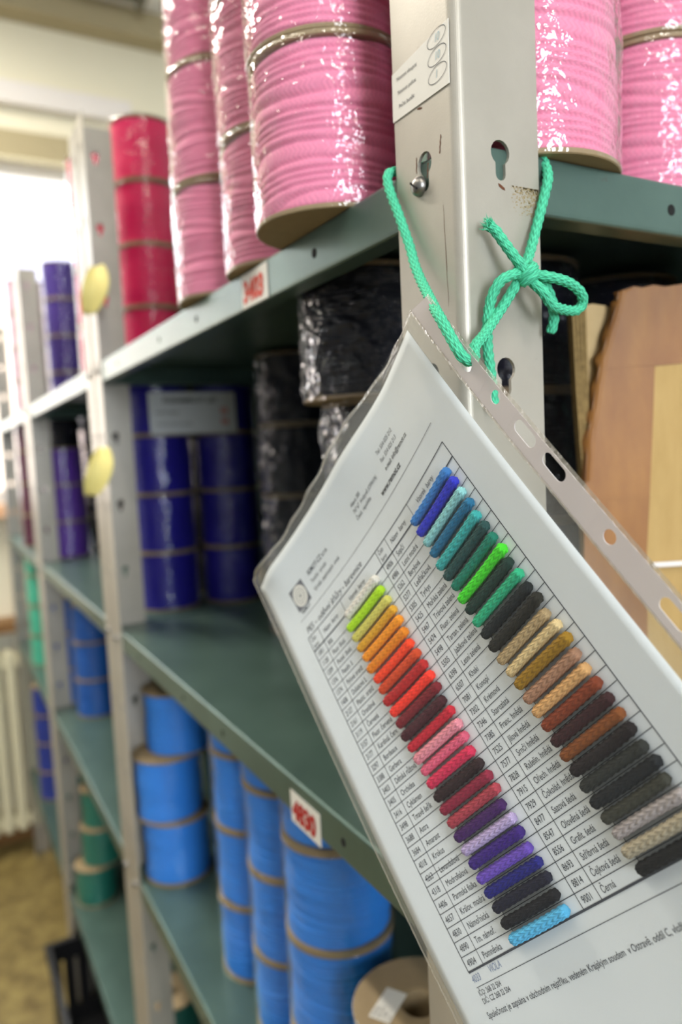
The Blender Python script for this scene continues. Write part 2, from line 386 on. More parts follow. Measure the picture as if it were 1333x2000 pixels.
def shelf_mesh(w, d):
    prof = [(4, 0), (2, -.1), (1, -.5), (.3, -1.2), (0, -2.4), (0, -27), (.3, -28.8), (1.2, -29.7), (2.4, -30), (16, -30), (16, -29), (1.6, -29), (1.3, -2.6), (2.4, -1.4)]
    V, F = [], []
    for (i, z) in prof:
        i /= 1000; z /= 1000; V += [(i, i, z), (d - i, i, z), (d - i, w - i, z), (i, w - i, z)]
    n = len(prof)
    for k in range(n - 1):
        for j in range(4): F.append((4 * k + j, 4 * k + (j + 1) % 4, 4 * k + 4 + (j + 1) % 4, 4 * k + 4 + j))
    F.append((0, 3, 2, 1)); F.append((4 * n - 4, 4 * n - 3, 4 * n - 2, 4 * n - 1))
    me = bpy.data.meshes.new('shelf'); me.from_pydata(V, [], F); me.update(); me.materials.append(MATS['shelf_green'])
    bm = bmesh.new(); bm.from_mesh(me); bmesh.ops.recalc_face_normals(bm, faces=bm.faces); bm.to_mesh(me); bm.free()
    return me
SW = PITCH - 0.003 - 2 * .0019; SD = DEPTH - 2 * .0019
SHELF = shelf_mesh(SW, SD)
def disc_mesh(r, dep, mat, name):
    mb = MB().lathe([(0.0001, 0), (r, 0), (r, dep), (.0001, dep)], 16)
    me = bpy.data.meshes.new(name); me.from_pydata(mb.v, [], mb.f); me.materials.append(MATS[mat]); return me
HOLE = disc_mesh(.0032, .0003, 'dark_hole', 'bolt_hole')
mb = MB().lathe([(.0050, 0), (.0050, .0010), (.0045, .0025), (.0034, .0037), (.0018, .0044), (.0001, .0046)], 20)
BOLT = bpy.data.meshes.new('bolt'); BOLT.from_pydata(mb.v, [], mb.f); BOLT.polygons.foreach_set('use_smooth', [True] * len(BOLT.polygons)); BOLT.materials.append(MATS['bolt_steel'])
SLOT = bpy.data.meshes.new('slot'); mb = MB().box(-.0034, .0034, -.0005, .0005, .0034, .00465); SLOT.from_pydata(mb.v, [], mb.f); SLOT.materials.append(MATS['dark_hole'])
UNIT_LAB = ['grey steel shelving unit with green shelves nearest the camera', 'grey steel shelving unit in the middle of the row', 'grey steel shelving unit at the far end by the window']
for k in range(3):
    y0 = k * PITCH + (0.0015 if k else 0.0); y1 = y0 + PITCH - .003
    u = empty('shelving_unit', (0, y0, 0), UNIT_LAB[k], 'shelving', 'shelving units in a row')
    L = PITCH - .003
    for (x, y, rz) in ((0, 0, 0), (0, L, -PI / 2), (DEPTH, L, PI), (DEPTH, 0, PI / 2)):
        p = share('post', POST, u); p.location = (x, y, 0); p.rotation_euler = (0, 0, rz)
    MB().box(DEPTH, DEPTH + .0012, .003, L - .003, .28, 1.97).build('light_block_sheet', 'shelf_green', u)  # added unseen sheet: stops light from behind, keeps the shelf depth dark
    for z in LEV:
        s = share('shelf', SHELF, u); s.location = (.0019, .0019, z)
        for y in (.154, .400, .530, L - .154):
            h = share('bolt_hole', HOLE, s); h.location = (.0000 + .00005, y - .0019, -.0157); h.rotation_euler = (0, -PI / 2, 0)
        for x in (.1586, DEPTH - .1586):
            h = share('bolt_hole', HOLE, s); h.location = (x - .0019, .00005, -.0157); h.rotation_euler = (PI / 2, 0, 0)
        for y in (.0309, L - .0309):
            b_ = share('bolt', BOLT, u); b_.location = (0, y, z - .0133); b_.rotation_euler = (0, -PI / 2, 0); b_.rotation_euler.rotate_axis('Z', 0.9)
            sl = share('slot', SLOT, b_)
        b_ = share('bolt', BOLT, u); b_.location = (.0266, .0, z - .1195 if z > 1.5 else z - .0133); b_.rotation_euler = (PI / 2, 0, 0)
        if z > 1.5 and k == 0: bpy.data.objects.remove(b_)

near = [o for o in COL.objects if o.name == 'shelving_unit'][0]
mb = MB(); rr = random.Random(9)
for (ya, za, yb, zb, wd) in ((12.5, 150.7, 13.8, 142, .9), (12.4, 117.1, 10.7, 67.2, .35), (24.6, 134, 23.4, 141, 1.2), (33.6, 139, 33.2, 147, .8), (31, 170, 27, 169, 1.2)):
    n = 10; V = []
    for k in range(n + 1):
        f_ = k / n; y = ya + (yb - ya) * f_ + rr.uniform(-.2, .2); zz = za + (zb - za) * f_; w_ = wd * (.35 + .65 * math.sin(PI * min(1, .1 + .8 * f_))) * rr.uniform(.6, 1.2)
        if abs(zb - za) > abs(yb - ya): V += [(-.00012, (y - w_ / 2) / 1000, 1.5 + zz / 1000), (-.00012, (y + w_ / 2) / 1000, 1.5 + zz / 1000)]
        else: V += [(-.00012, y / 1000, 1.5 + (zz - w_ / 2) / 1000), (-.00012, y / 1000, 1.5 + (zz + w_ / 2) / 1000)]
    mb.add(V, [(2 * k, 2 * k + 1, 2 * k + 3, 2 * k + 2) for k in range(n)])
o = mb.build('rust_streaks', 'rust', near); o['kind'] = 'stuff'
mb = MB()
for k in range(1100):
    x, zz = rr.uniform(33, 51.5), 126.5 - 15 * rr.random() ** 1.7
    if rr.random() > (x - 30) / 22 * (1 - (126.5 - zz) / 19): continue
    w_ = rr.uniform(.15, .5); mb.add([((x - w_) / 1000, -.00012, 1.5 + (zz - w_ * .7) / 1000), ((x + w_) / 1000, -.00012, 1.5 + (zz - w_ * .5) / 1000), ((x + w_ * .8) / 1000, -.00012, 1.5 + (zz + w_ * .7) / 1000), ((x - w_ * .9) / 1000, -.00012, 1.5 + (zz + w_ * .6) / 1000)], [(0, 1, 2, 3)])
simple('glue', 'a8946a', 0.8, 0, 0.2, 500, 0.1)
o = mb.build('glue_residue', 'glue', near); o['kind'] = 'stuff'
o = MB().prism([(.0247, 1.6266), (.0262, 1.6262), (.0288, 1.6247), (.0290, 1.6236), (.0272, 1.6240), (.0252, 1.6252)], -.0002, 0).build('rust_chip', 'rust', near)

# ------------------------------------------------------------------ spools of cord
def winding_mesh(name, h, R, pitch, seed, seg=96, sub=6):
    rnd = random.Random(seed); ph = [rnd.uniform(0, 6.28) for _ in range(8)]
    z0, z1 = .0035, h - .0035; n = int((z1 - z0) / pitch * sub); V, F, U = [], [], []
    turns = [rnd.uniform(-1, 1) for _ in range(200)]
    for i in range(n + 1):
        z = z0 + (z1 - z0) * i / n
        for j in range(seg):
            a = 2 * PI * j / seg
            q = z / pitch + j / seg + 0.55 * math.sin(a + ph[0] + 25 * z) + 0.35 * math.sin(2 * a + 60 * z + ph[1]) + 0.5 * math.sin(z * 190 + ph[5])
            k = math.floor(q); t = (q - k) * 2 - 1
            lay = 0.5 * (turns[int(k) % 200] * math.sin(a + ph[2] + k * .7)) + 0.6 * math.sin(z / h * 9 + 1.3 * math.sin(a + ph[3]) + ph[4])
            env = min(1, (z - z0 + .0006) / .002, (z1 - z + .0006) / .002)
            r = R - pitch * .5 + pitch * .5 * math.sqrt(max(0.02, 1 - t * t)) + lay * pitch * (.16 if pitch > .005 else .30) - (1 - env) * .0012
            V.append((r * math.cos(a), r * math.sin(a), z)); U.append((a * R / (pitch * .55), q * 1.0))
    for i in range(n):
        for j in range(seg):
            k = (j + 1) % seg; F.append((i * seg + j, i * seg + k, (i + 1) * seg + k, (i + 1) * seg + j))
    o = mesh_obj(name, V, F, 'cord_pink', None, True, U); me = o.data; bpy.data.objects.remove(o); return me
def flange_mesh(R):
    mb = MB().lathe([(.017, 0), (R - .0006, 0), (R, .0006), (R, .0026), (R - .0006, .0032), (.017, .0032)], 56, close=True)
    me = bpy.data.meshes.new('flange'); me.from_pydata(mb.v, [], mb.f); me.materials.append(MATS['flange_card']); return me
def core_mesh(h):
    mb = MB().lathe([(.0168, .001), (.0168, h - .001), (.0155, h - .001), (.0155, .001)], 24, close=True)
    me = bpy.data.meshes.new('core'); me.from_pydata(mb.v, [], mb.f); me.materials.append(MATS['flange_card']); return me
def film_mesh(h, R, seed, amp, mat):
    rnd = random.Random(seed); seg = 112; nz = 40; V, F = [], []; off = rnd.uniform(0, 90)
    prof = [(R - .008, .0002), (R + .0002, .0002)] + [(None, .0006 + (h - .0012) * i / nz) for i in range(nz + 1)] + [(R + .0002, h - .0002), (R - .008, h - .0002)]
    for j in range(seg):
        a = 2 * PI * j / seg
        for (r, z) in prof:
            if r is None:
                q = Vector((math.cos(a) * 3.2, math.sin(a) * 3.2, z * 26 + off)); e = min(1, z / .012, (h - z) / .012)
                w1 = noise.noise(q) * .6 + abs(noise.noise(q * 2.7 + Vector((9, 0, 0)))) * .7
                r = R + .0005 + amp * max(0, w1) * max(0, e)
            V.append((r * math.cos(a), r * math.sin(a), z))
    k = len(prof)
    for j in range(seg):
        p, q = j * k, ((j + 1) % seg) * k
        for i in range(k - 1): F.append((p + i, q + i, q + i + 1, p + i + 1))
    o = mesh_obj('film', V, F, mat, None, True); me = o.data; bpy.data.objects.remove(o); return me
CACHE = {}
def cached(key, fn):
    if key not in CACHE: CACHE[key] = fn()
    return CACHE[key]
LEVEL = {1: ['single'], 2: ['bottom', 'top'], 3: ['bottom', 'middle', 'top'], 4: ['bottom', 'second lowest', 'third lowest', 'top']}
KIND = {'pink': (.0062, 'wrap_film', .0016), 'magenta': (.004, 'wrap_film_tight', .0008), 'black': (.0034, 'wrap_film_loose', .0048), 'blue': (.0044, 'wrap_film_tight', .0006)}
def spool(cx, cy, z, h, R, col, label, group, seed, rz=0.0):
    pitch, fm, amp = KIND.get(col, (.0034, 'wrap_film_tight', .0008))
    s = empty('cord_spool', (cx, cy, z), label, 'spool', group, rz)
    v = seed % 2
    share('winding', cached(('w', h, R, pitch, v), lambda: winding_mesh('winding', h, R - (.0018 if pitch > .005 else .0032), pitch, 11 + v, 96 if pitch > .005 else 64, 6 if pitch > .005 else 4)), s, 'cord_' + col)
    share('flange', cached(('f', R), lambda: flange_mesh(R)), s)
    f2 = share('flange', cached(('f', R), lambda: flange_mesh(R)), s); f2.location = (0, 0, h - .0032)
    share('core', cached(('c', h), lambda: core_mesh(h)), s)
    share('film', cached(('p', h, R, amp, fm, v), lambda: film_mesh(h, R, 31 + v, amp, fm)), s)
    return s
CW = {'pink': 'pink', 'magenta': 'magenta', 'dark_purple': 'dark purple', 'violet': 'violet', 'navy': 'navy blue', 'black': 'black', 'blue': 'bright blue', 'bay_blue': 'blue', 'mint': 'mint green',
      'teal': 'teal', 'dark_green': 'dark green', 'mauve': 'mauve', 'maroon': 'maroon', 'royal': 'royal blue', 'grass': 'grass green'}
SEED = [0]
def stack(col, cx, cy, lev, n, h, where, R=.054, shift=None):
    out = []
    for i in range(n):
        SEED[0] += 1; dx, dy = (shift[i] if shift else (random.uniform(-.0012, .0012), random.uniform(-.0012, .0012)))
        lab = '%s cord spool, %s in stack %s' % (CW[col], LEVEL[n][i], where) if n > 1 else '%s cord spool %s' % (CW[col], where)
        out.append(spool(cx / 1000 + dx, cy / 1000 + dy, LEV[lev] + i * h, h - .0002, R, col, lab, CW[col] + ' cord spools', SEED[0], random.uniform(0, 6.28)))
    return out
# upper shelf
stack('pink', 22, 158, 0, 3, .1035, 'nearest the front post, aisle side')
stack('pink', 46, 280, 0, 4, .1035, 'second from the front post')
stack('pink', 44, 402, 0, 4, .1035, 'third from the front post, beside magenta')
stack('pink', 85, 46, 0, 3, .1035, 'directly right of the front post')
stack('pink', 222, 70, 0, 3, .1035, 'at the right picture edge')
stack('magenta', 121, 968, 0, 4, .1, 'right of the second post')
stack('magenta', 82, 1142, 0, 4, .1, 'peeping out left of the second post')
stack('dark_purple', 133, 1912, 0, 4, .1, 'on the top shelf behind the third post')
stack('mauve', 62, 2150, 0, 4, .1, 'on the top shelf by the window')
# middle shelf
stack('navy', 121, 985, 1, 4, .1, 'on middle shelf beside second post')
stack('navy', 237, 973, 1, 4, .1, 'behind the white sign, away from the post')
stack('black', 345, 880, 1, 4, .1, 'deep in the shade right of the sign')
stack('black', 238, 680, 1, 4, .1, 'left of the colour card in shade')
stack('black', 86, 228, 1, 4, .1, 'just left of the front post', shift=[(.026, .008), (.024, .006), (.020, .006), (0, 0)])
stack('black', 192, 176, 1, 4, .1, 'between front post and cardboard box')
stack('black', 330, 190, 1, 4, .1, 'behind the taped cardboard box')
stack('black', 185, 1100, 1, 4, .1, 'hidden behind the navy spools')  # this stack and the next are added to darken a bright gap
stack('black', 305, 1095, 1, 4, .1, 'deep behind the navy spools and sign')
stack('black', 224, 1985, 1, 4, .1, 'behind the violet spools')  # this and the following black stacks are added to block window light
stack('black', 345, 1985, 1, 4, .1, 'deepest behind the violet spools')
stack('black', 112, 1986, 1, 4, .1, 'right behind the violet spools')
stack('black', 95, 2480, 1, 4, .1, 'at the window end, middle shelf')
stack('violet', 91, 1850, 1, 3, .1, 'on the middle shelf near the third post')
stack('maroon', 62, 2230, 1, 4, .1, 'on the middle shelf by the window')
# lower shelf
stack('blue', 66, 842, 2, 3, .1, 'at the far end of the lower shelf', shift=[(0, 0), (-.006, .004), (.016, .006)])
stack('blue', 99, 575, 2, 4, .098, 'second from the far end')
stack('blue', 97, 457, 2, 4, .098, 'third from the far end')
stack('blue', 86, 328, 2, 4, .098, 'under the red-numbered lower label')
lbl = stack('teal', 88, 196, 2, 2, .098, 'with a sticker by the front post', R=.056)
stack('grass', 250, 120, 2, 3, .1, 'behind the front post on the lower shelf')
stack('bay_blue', 106, 1690, 2, 3, .098, 'in the middle unit, lower shelf front')
stack('bay_blue', 75, 1842, 2, 3, .098, 'in the far unit, lower shelf front')
stack('mint', 62, 2290, 2, 4, .1, 'on the lower shelf by the window')
# bottom shelf
stack('dark_green', 102, 1107, 3, 1, .1, 'alone on the bottom shelf behind the second post')
stack('teal', 66, 1690, 3, 3, .1, 'on the bottom shelf of the middle unit', shift=[(0, 0), (.022, .004), (.03, .01)])
stack('teal', 62, 1850, 3, 3, .1, 'on the bottom shelf of the far unit')
stack('royal', 62, 2400, 3, 4, .1, 'on the bottom shelf by the window')
# sticker on the cardboard top of the spool by the post
top = lbl[1]; top.rotation_euler = (0, 0, 0)
SPOOL_STICKER_Z = .0982

# ------------------------------------------------------------------ text: collected first, turned into meshes in one go
TEXTS = []
def text(body, size, sx=1.0, shear=0.0, bold=0.0, align='LEFT'):
    cu = bpy.data.curves.new('glyphs', 'FONT'); cu.body = body; cu.size = size; cu.shear = shear; cu.offset = bold; cu.resolution_u = 3; cu.align_x = align
    o = bpy.data.objects.new('glyphs', cu); COL.objects.link(o); TEXTS.append((o, sx)); return len(TEXTS) - 1
def text_meshes():
    bpy.context.view_layer.update(); dg = bpy.context.evaluated_depsgraph_get(); out = []
    for o, sx in TEXTS:
        me = o.evaluated_get(dg).to_mesh(); out.append(([(v.co.x * sx, v.co.y) for v in me.vertices], [tuple(p.vertices) for p in me.polygons]))
        o.evaluated_get(dg).to_mesh_clear()
    for o, sx in TEXTS: c = o.data; bpy.data.objects.remove(o); bpy.data.curves.remove(c)
    TEXTS.clear(); return out

# ------------------------------------------------------------------ the colour card (A4, millimetre coordinates u across, v down)
O_ = Vector((-17.227, -11.248, -123.209)); E1 = Vector((0.12752, -0.70447, 0.69818)); E2 = Vector((0.06199, -0.69689, -0.71449)); NN = Vector((0.9899, 0.13439, -0.0452))
A_ = (-7.3017, 2.7444, 1.0262, -0.5965, 1.1524, -0.1267, -0.3036, -0.6276, -0.7717)
def ease(x, a, b): t_ = min(1, max(0, (x - a) / (b - a))); return t_ * t_ * (3 - 2 * t_)
def curl(u, v):
    return 6.8 * max(0, (48 - v) / 48) ** 2 * ease(u, -6, 25) * (1 - ease(u, 115, 180))
def card(u, v, off=0.0):
    x, y = (u - 105) / 100, (v - 148) / 100; a = A_
    w_ = a[0]*x*x + a[1]*x*y + a[2]*y*y + a[3]*x**3 + a[4]*x*x*y + a[5]*x*y*y + a[6]*y**3 + a[7]*x*y**3 + a[8]*x**3*y
    w_ -= curl(u, v)
    p = O_ + E1 * (u - 105) + E2 * (v - 148) + NN * (w_ - off)      # off > 0: towards the reader
    return Vector((p.x / 1000, p.y / 1000, p.z / 1000 + 1.5))
UL, C3, C1, C2, V0, HH, RP = 19.831, 83.464, 11.737, 39.45, 54.783, 9.693, 6.775
CU = [UL, UL + C1, UL + C2, UL + C3, UL + C3 + C1, UL + C3 + C2, UL + 2 * C3]
VH = V0 + HH; VB = VH + 27 * RP
LEFT = [('1001', 'Bílá', 'e6dfd2'), ('1128', 'Fluor žlutá', 'b4e414'), ('1209', 'Pastel. žlutá', 'd8cf62'), ('1376', 'Paseln. ž.', 'e0a424'), ('1374', 'Pylová oranž', 'f8981a'), ('1408', 'Dukátová ž.', 'ea8610'),
        ('2127', 'Plastic. oranž', 'ff461c'), ('2161', 'Oranžová', 'd8481a'), ('3119', 'Červená', 'b81e1e'), ('3157', 'Fluor. červená', 'ff3824'), ('3177', 'Kardinál. červ.', '7c1622'), ('3297', 'Bordeaux', '48121e'),
        ('3388', 'Gerbera', 'c81c32'), ('3403', 'Dětská růžová', 'e48c9a'), ('3405', 'Orchidea', 'e4607e'), ('3416', 'Cyklámen', 'd42a52'), ('3498', 'Tmavě šeřík', '2c1216'), ('3688', 'Astra', '8c1a38'),
        ('3684', 'Amarant', 'ac3c4a'), ('4018', 'Krokus', '42165c'), ('4263', 'Levandulová', 'b8a4d0'), ('4318', 'Modrofialová', '3a1a78'), ('4406', 'Parmská fialka', '6c4cb8'), ('4657', 'Králov. modrá', '1c1c7a'),
        ('4830', 'Námořnická', '12122a'), ('4890', 'Tm. námoř.', '0a0a14'), ('4904', 'Pomněnka', '58b6e4')]
RGHT = [('4906', 'Sopčí', '3a80c8'), ('4986', 'Letní modrá', '2a32c4'), ('5262', 'Berylová', '92d2d2'), ('5277', 'Ledňáčková', '1d6e96'), ('5305', 'Tyrkys', '38aca8'), ('5425', 'Mořská zelená', '1e4a48'),
        ('5467', 'Trávová zelená', '108068'), ('5474', 'Fluor. zelená', '46dc28'), ('5498', 'Tartan. zelená', '14382e'), ('5505', 'Jablková zelená', '2ab280'), ('6398', 'Lesní zelená', '0e181a'), ('6507', 'Khaki', '1e1c12'),
        ('7081', 'Konopí', 'b69c72'), ('7302', 'Krémová', 'e0c48e'), ('7346', 'Starozlatá', '9c7412'), ('7385', 'Franc. hnědá', 'ac8064'), ('7525', 'Jílová hnědá', 'dca86c'), ('7577', 'Srnčí hnědá', '843818'),
        ('7828', 'Rašelin. hnědá', '381216'), ('7915', 'Ořech. hnědá', '84481a'), ('7929', 'Čokolád. hnědá', '1a0e10'), ('8477', 'Sazová šedá', '2c2e2a'), ('8547', 'Olověná šedá', '12161a'), ('8556', 'Grafit. šedá', '3a3a30'),
        ('8693', 'Stříbrná šedá', 'a89e9c'), ('8814', 'Čejková šedá', 'ac a088'.replace(' ', '')), ('9001', 'Černá', '0a0a0c')]
root = card(105, 148)
cc = empty('colour_card', root, 'white printed sheet with two columns of glued cord colour samples', 'colour card')
def local(p): return p - root
# paper
NU, NV = 42, 60; V, F = [], []
for j in range(NV + 1):
    for i in range(NU + 1): V.append(local(card(210 * i / NU, 297 * j / NV)))
for j in range(NV):
    for i in range(NU): a = j * (NU + 1) + i; F.append((a, a + 1, a + NU + 2, a + NU + 1))
pp = mesh_obj('paper', V, F, 'paper_white', cc, True); md = pp.modifiers.new('thickness', 'SOLIDIFY'); md.thickness = .00012; md.offset = 0
# ruled table lines
mb = MB()
def rule(u0, v0, u1, v1, wd, n=24, off=.22):
    du, dv = u1 - u0, v1 - v0; l = math.hypot(du, dv); px, py = -dv / l * wd / 2, du / l * wd / 2; V = []
    for i in range(n + 1):
        s = i / n; u, v = u0 + du * s, v0 + dv * s; V += [local(card(u + px, v + py, off)), local(card(u - px, v - py, off))]
    mb.add(V, [(2 * i, 2 * i + 1, 2 * i + 3, 2 * i + 2) for i in range(n)])
for c in CU: rule(c, V0, c, VB, .34 if c not in (CU[0], CU[-1]) else .5, 40)
rule(CU[0], V0, CU[-1], V0, .5); rule(CU[0], VH, CU[-1], VH, .8); rule(CU[0], VB, CU[-1], VB, 1.0)
for r_ in range(1, 27): rule(CU[0], VH + r_ * RP, CU[-1], VH + r_ * RP, .34)
rule(20, 42.7, 188, 42.7, .25); rule(20, 254.3, 190, 254.3, .25)
rule(UL + 1.5, VH + 20.52 * RP, UL + C2 - 2, VH + 20.42 * RP, .3)      # row struck out
mb.build('table_lines', 'ink', cc)
# lettering
JOB = []
def put(body, u, v, size, sx=.78, shear=.0, bold=0.0, part='ink', align='LEFT'):
    k = 1.35 * curl(u + 12, v); u += k; v += k
    JOB.append((text(body, size, sx, shear, bold, align), u, v, part))
for side, rows in ((0, LEFT), (3, RGHT)):
    put('Číslo', CU[side] + 1.6, V0 + 4.0, 3.6, .7, .15); put('barvy', CU[side] + 1.6, V0 + 8.3, 3.6, .7, .15)
    put('Název  barvy', CU[side + 1] + 3, V0 + 6.4, 4.1, .8, .15); put('Vzorek  barvy', CU[side + 2] + 7, V0 + 6.4, 4.1, .8, .15)
    for i, (num, nm, hx) in enumerate(rows):
        v = VH + (i + 1) * RP - 1.9
        put(num, CU[side] + 1.9, v, 4.3, .76); put(nm, CU[side + 1] + 2.4, v, 4.3, .76)
put('PES – oděvní šňůry - barevnice', 21.5, 52.6, 5.6, .95, .2)
put('REMOT-CZ s.r.o.', 43, 23.5, 4.4, .8, .2, .05); put('Textilní  výroba', 43, 30, 3.8, .8, .25); put('Výroba  papírových  cívek', 43, 36, 3.8, .8, .25)
put('Hlavní 385', 103, 21.5, 3.4, .8, .25); put('747 67  Hrabyně (OPAVA)', 103, 26.5, 3.4, .8, .25); put('Česká  republika', 103, 31.5, 3.4, .8, .25)
put('Tel: 554 025 212', 143, 20, 3.4, .8, .25); put('Fax: 554 025 213', 143, 25.5, 3.4, .8, .25); put('e-mail: info@remot.cz', 143, 31.2, 3.6, .8, .25, .03, 'ink_black')
put('www.remot.cz', 130.5, 38.2, 4.6, .85, .25, .1, 'ink_black')
put('REMOT', 24.5, 39.9, 3.6, .85, .0, .04)
put('IČO: 268 22 504', 19.5, 257.9, 3.4, .72); put('DIČ: CZ 268 22 504', 19.5, 261.4, 3.4, .72)
put('Společnost je zapsána v obchodním rejstříku, vedeném Krajským soudem  v Ostravě, oddíl C, vložka 26822', 18, 267.4, 4.0, .78)
put('4033', 19.5, 252.2, 4.6, .7, .2, .0, 'ink_pen'); put('VIOLA', 33, 251.6, 4.6, .7, .2, .0, 'ink_pen')
# other lettering in the scene (placed further down)
T_POST = [text(s, .0046, .92) for s in ('Nosnost sloupce:', 'Nosnost police:', 'Počet buněk:')]
T_HAND = [text(s, .006, .8, .2) for s in ('10', '10', '1')]
T_LIP = [text('3403', .0185, .9, .1, .0010), text('4830', .0185, .9, .1, .0010)]
T_SIGN = [text('POZNÁMKOVÝ LIST', .011, .95, 0, .0004), text('NÁZEV ZBOŽÍ', .0085, .9), text('POČET KUSŮ CELKEM', .0085, .9), text('13', .013, 1, 0, .0008), text('16', .013, 1, 0, .0008)]
T_STK = [text(s, .0042, .8) for s in ('PES šňůra', '5467 100 m', 'č. 0385', '5 mm')]
MESHT = text_meshes()
for part in ('ink', 'ink_black', 'ink_pen'):
    mb = MB()
    for idx, u, v, p in JOB:
        if p != part: continue
        vs, fs = MESHT[idx]; mb.add([local(card(u + x, v - y, .24)) for x, y in vs], fs)
    o = mb.build({'ink': 'printed_text', 'ink_black': 'bold_text', 'ink_pen': 'handwriting'}[part], part, cc)
    if part == 'ink_pen': o['label'] = 'blue pen handwriting below the table'
# emblem: grey square with a pale wound disc
mb = MB(); mb.add([local(card(22.8 + 15.5 * i / 8, 22.3 + 15 * j / 8, .2)) for j in range(9) for i in range(9)], [(j * 9 + i, j * 9 + i + 1, j * 9 + i + 10, j * 9 + i + 9) for j in range(8) for i in range(8)]); lg = mb.build('emblem', 'logo_grey', cc)
def ringm(cu, cv, r0, r1, off, n=36):
    V = []
    for i in range(n):
        a = 2 * PI * i / n; V += [local(card(cu + r0 * math.cos(a), cv + r0 * math.sin(a), off)), local(card(cu + r1 * math.cos(a), cv + r1 * math.sin(a), off))]
    return V, [(2 * i, 2 * i + 1, (2 * i + 3) % (2 * n), (2 * i + 2) % (2 * n)) for i in range(n)]
mb = MB()
for r0, r1 in ((.9, 2.2), (2.5, 3.6), (3.9, 5.0), (5.3, 6.9)): mb.add(*ringm(30.6, 29.9, r0, r1, .26))
mb.build('emblem_disc', 'sticker', lg)
# cord samples
def lum(hx): c = lin(hx); return c[0] * .3 + c[1] * .6 + c[2] * .1
rnd = random.Random(3)
for side, rows in ((2, LEFT), (5, RGHT)):
    for i, (num, nm, hx) in enumerate(rows):
        mn = 'sample_' + num; cord_mat(mn, hx, dark=.78 if lum(hx) > .03 else .6, rough=.85)
        vc = VH + (i + .5) * RP + rnd.uniform(-.25, .25); u0 = CU[side] - rnd.uniform(.2, 1.4) + (3.5 if (side == 2 and i == 0) else 0); u1 = CU[side] + 38.3 + rnd.uniform(-1.2, 1.0)
        R = rnd.uniform(2.75, 3.02); bow = rnd.uniform(-.35, .35); tilt = rnd.uniform(-.3, .3)
        path = []
        for k in range(61):
            s = k / 60; u = u0 + (u1 - u0) * s
            path.append(local(card(u, vc + bow * math.sin(PI * s) + tilt * (s - .5), R * .93)))
        Vv, Ff, Uu = cord_tube(path, R / 1000, 8, .0041, .17, 24, 1.0, NN)
        mesh_obj('cord_sample', Vv, Ff, mn, cc, True, Uu)

# ------------------------------------------------------------------ plastic sleeve around the card
sv = empty('plastic_sleeve', root, 'clear punched plastic sleeve hanging from the green cord', 'plastic sleeve')
def sstep(x, a, b): t_ = min(1, max(0, (x - a) / (b - a))); return t_ * t_ * (3 - 2 * t_)
def topv(u):
    K = [(-4, -9.5), (4, -10), (25, -6.5), (40, -5.5), (66, -6), (100, -7.5), (123, -9), (160, -9), (190, -5), (204, -2.5), (217, -3.5), (225, 0.5), (234, 6)]
    for (a, va), (b_, vb) in zip(K, K[1:]):
        if u <= b_: return va + (vb - va) * max(0, (u - a) / (b_ - a))
    return 6
def front_off(u, v):
    e = sstep(u, -4, 14) * (1 - sstep(u, 200, 219)) * sstep(v, 0, 55)
    return .35 + sstep(u, -4, 2) * (1 - sstep(u, 206, 219)) * (.4 + .25 * math.sin(u * .05 + v * .031)) + 5.0 * e
def sheet_film(name, mat, off, u0, u1, nu=70, nv=96, vb=303):
    V, F = [], []
    for j in range(nv + 1):
        for i in range(nu + 1):
            u = u0 + (u1 - u0) * i / nu; vt = topv(u); v = vt + (vb - vt) * j / nv; V.append(local(card(u, v, off(u, v))))
    for j in range(nv):
        for i in range(nu): a = j * (nu + 1) + i; F.append((a, a + 1, a + nu + 2, a + nu + 1))
    return mesh_obj(name, V, F, mat, sv, True)
sheet_film('front_film', 'sleeve_film', front_off, -3.5, 219)
bf = sheet_film('back_film', 'sleeve_back_film', lambda u, v: -.5 - .9 * sstep(-v, 0, 14) * (1 + math.sin(u * .11)), -3.5, 219)
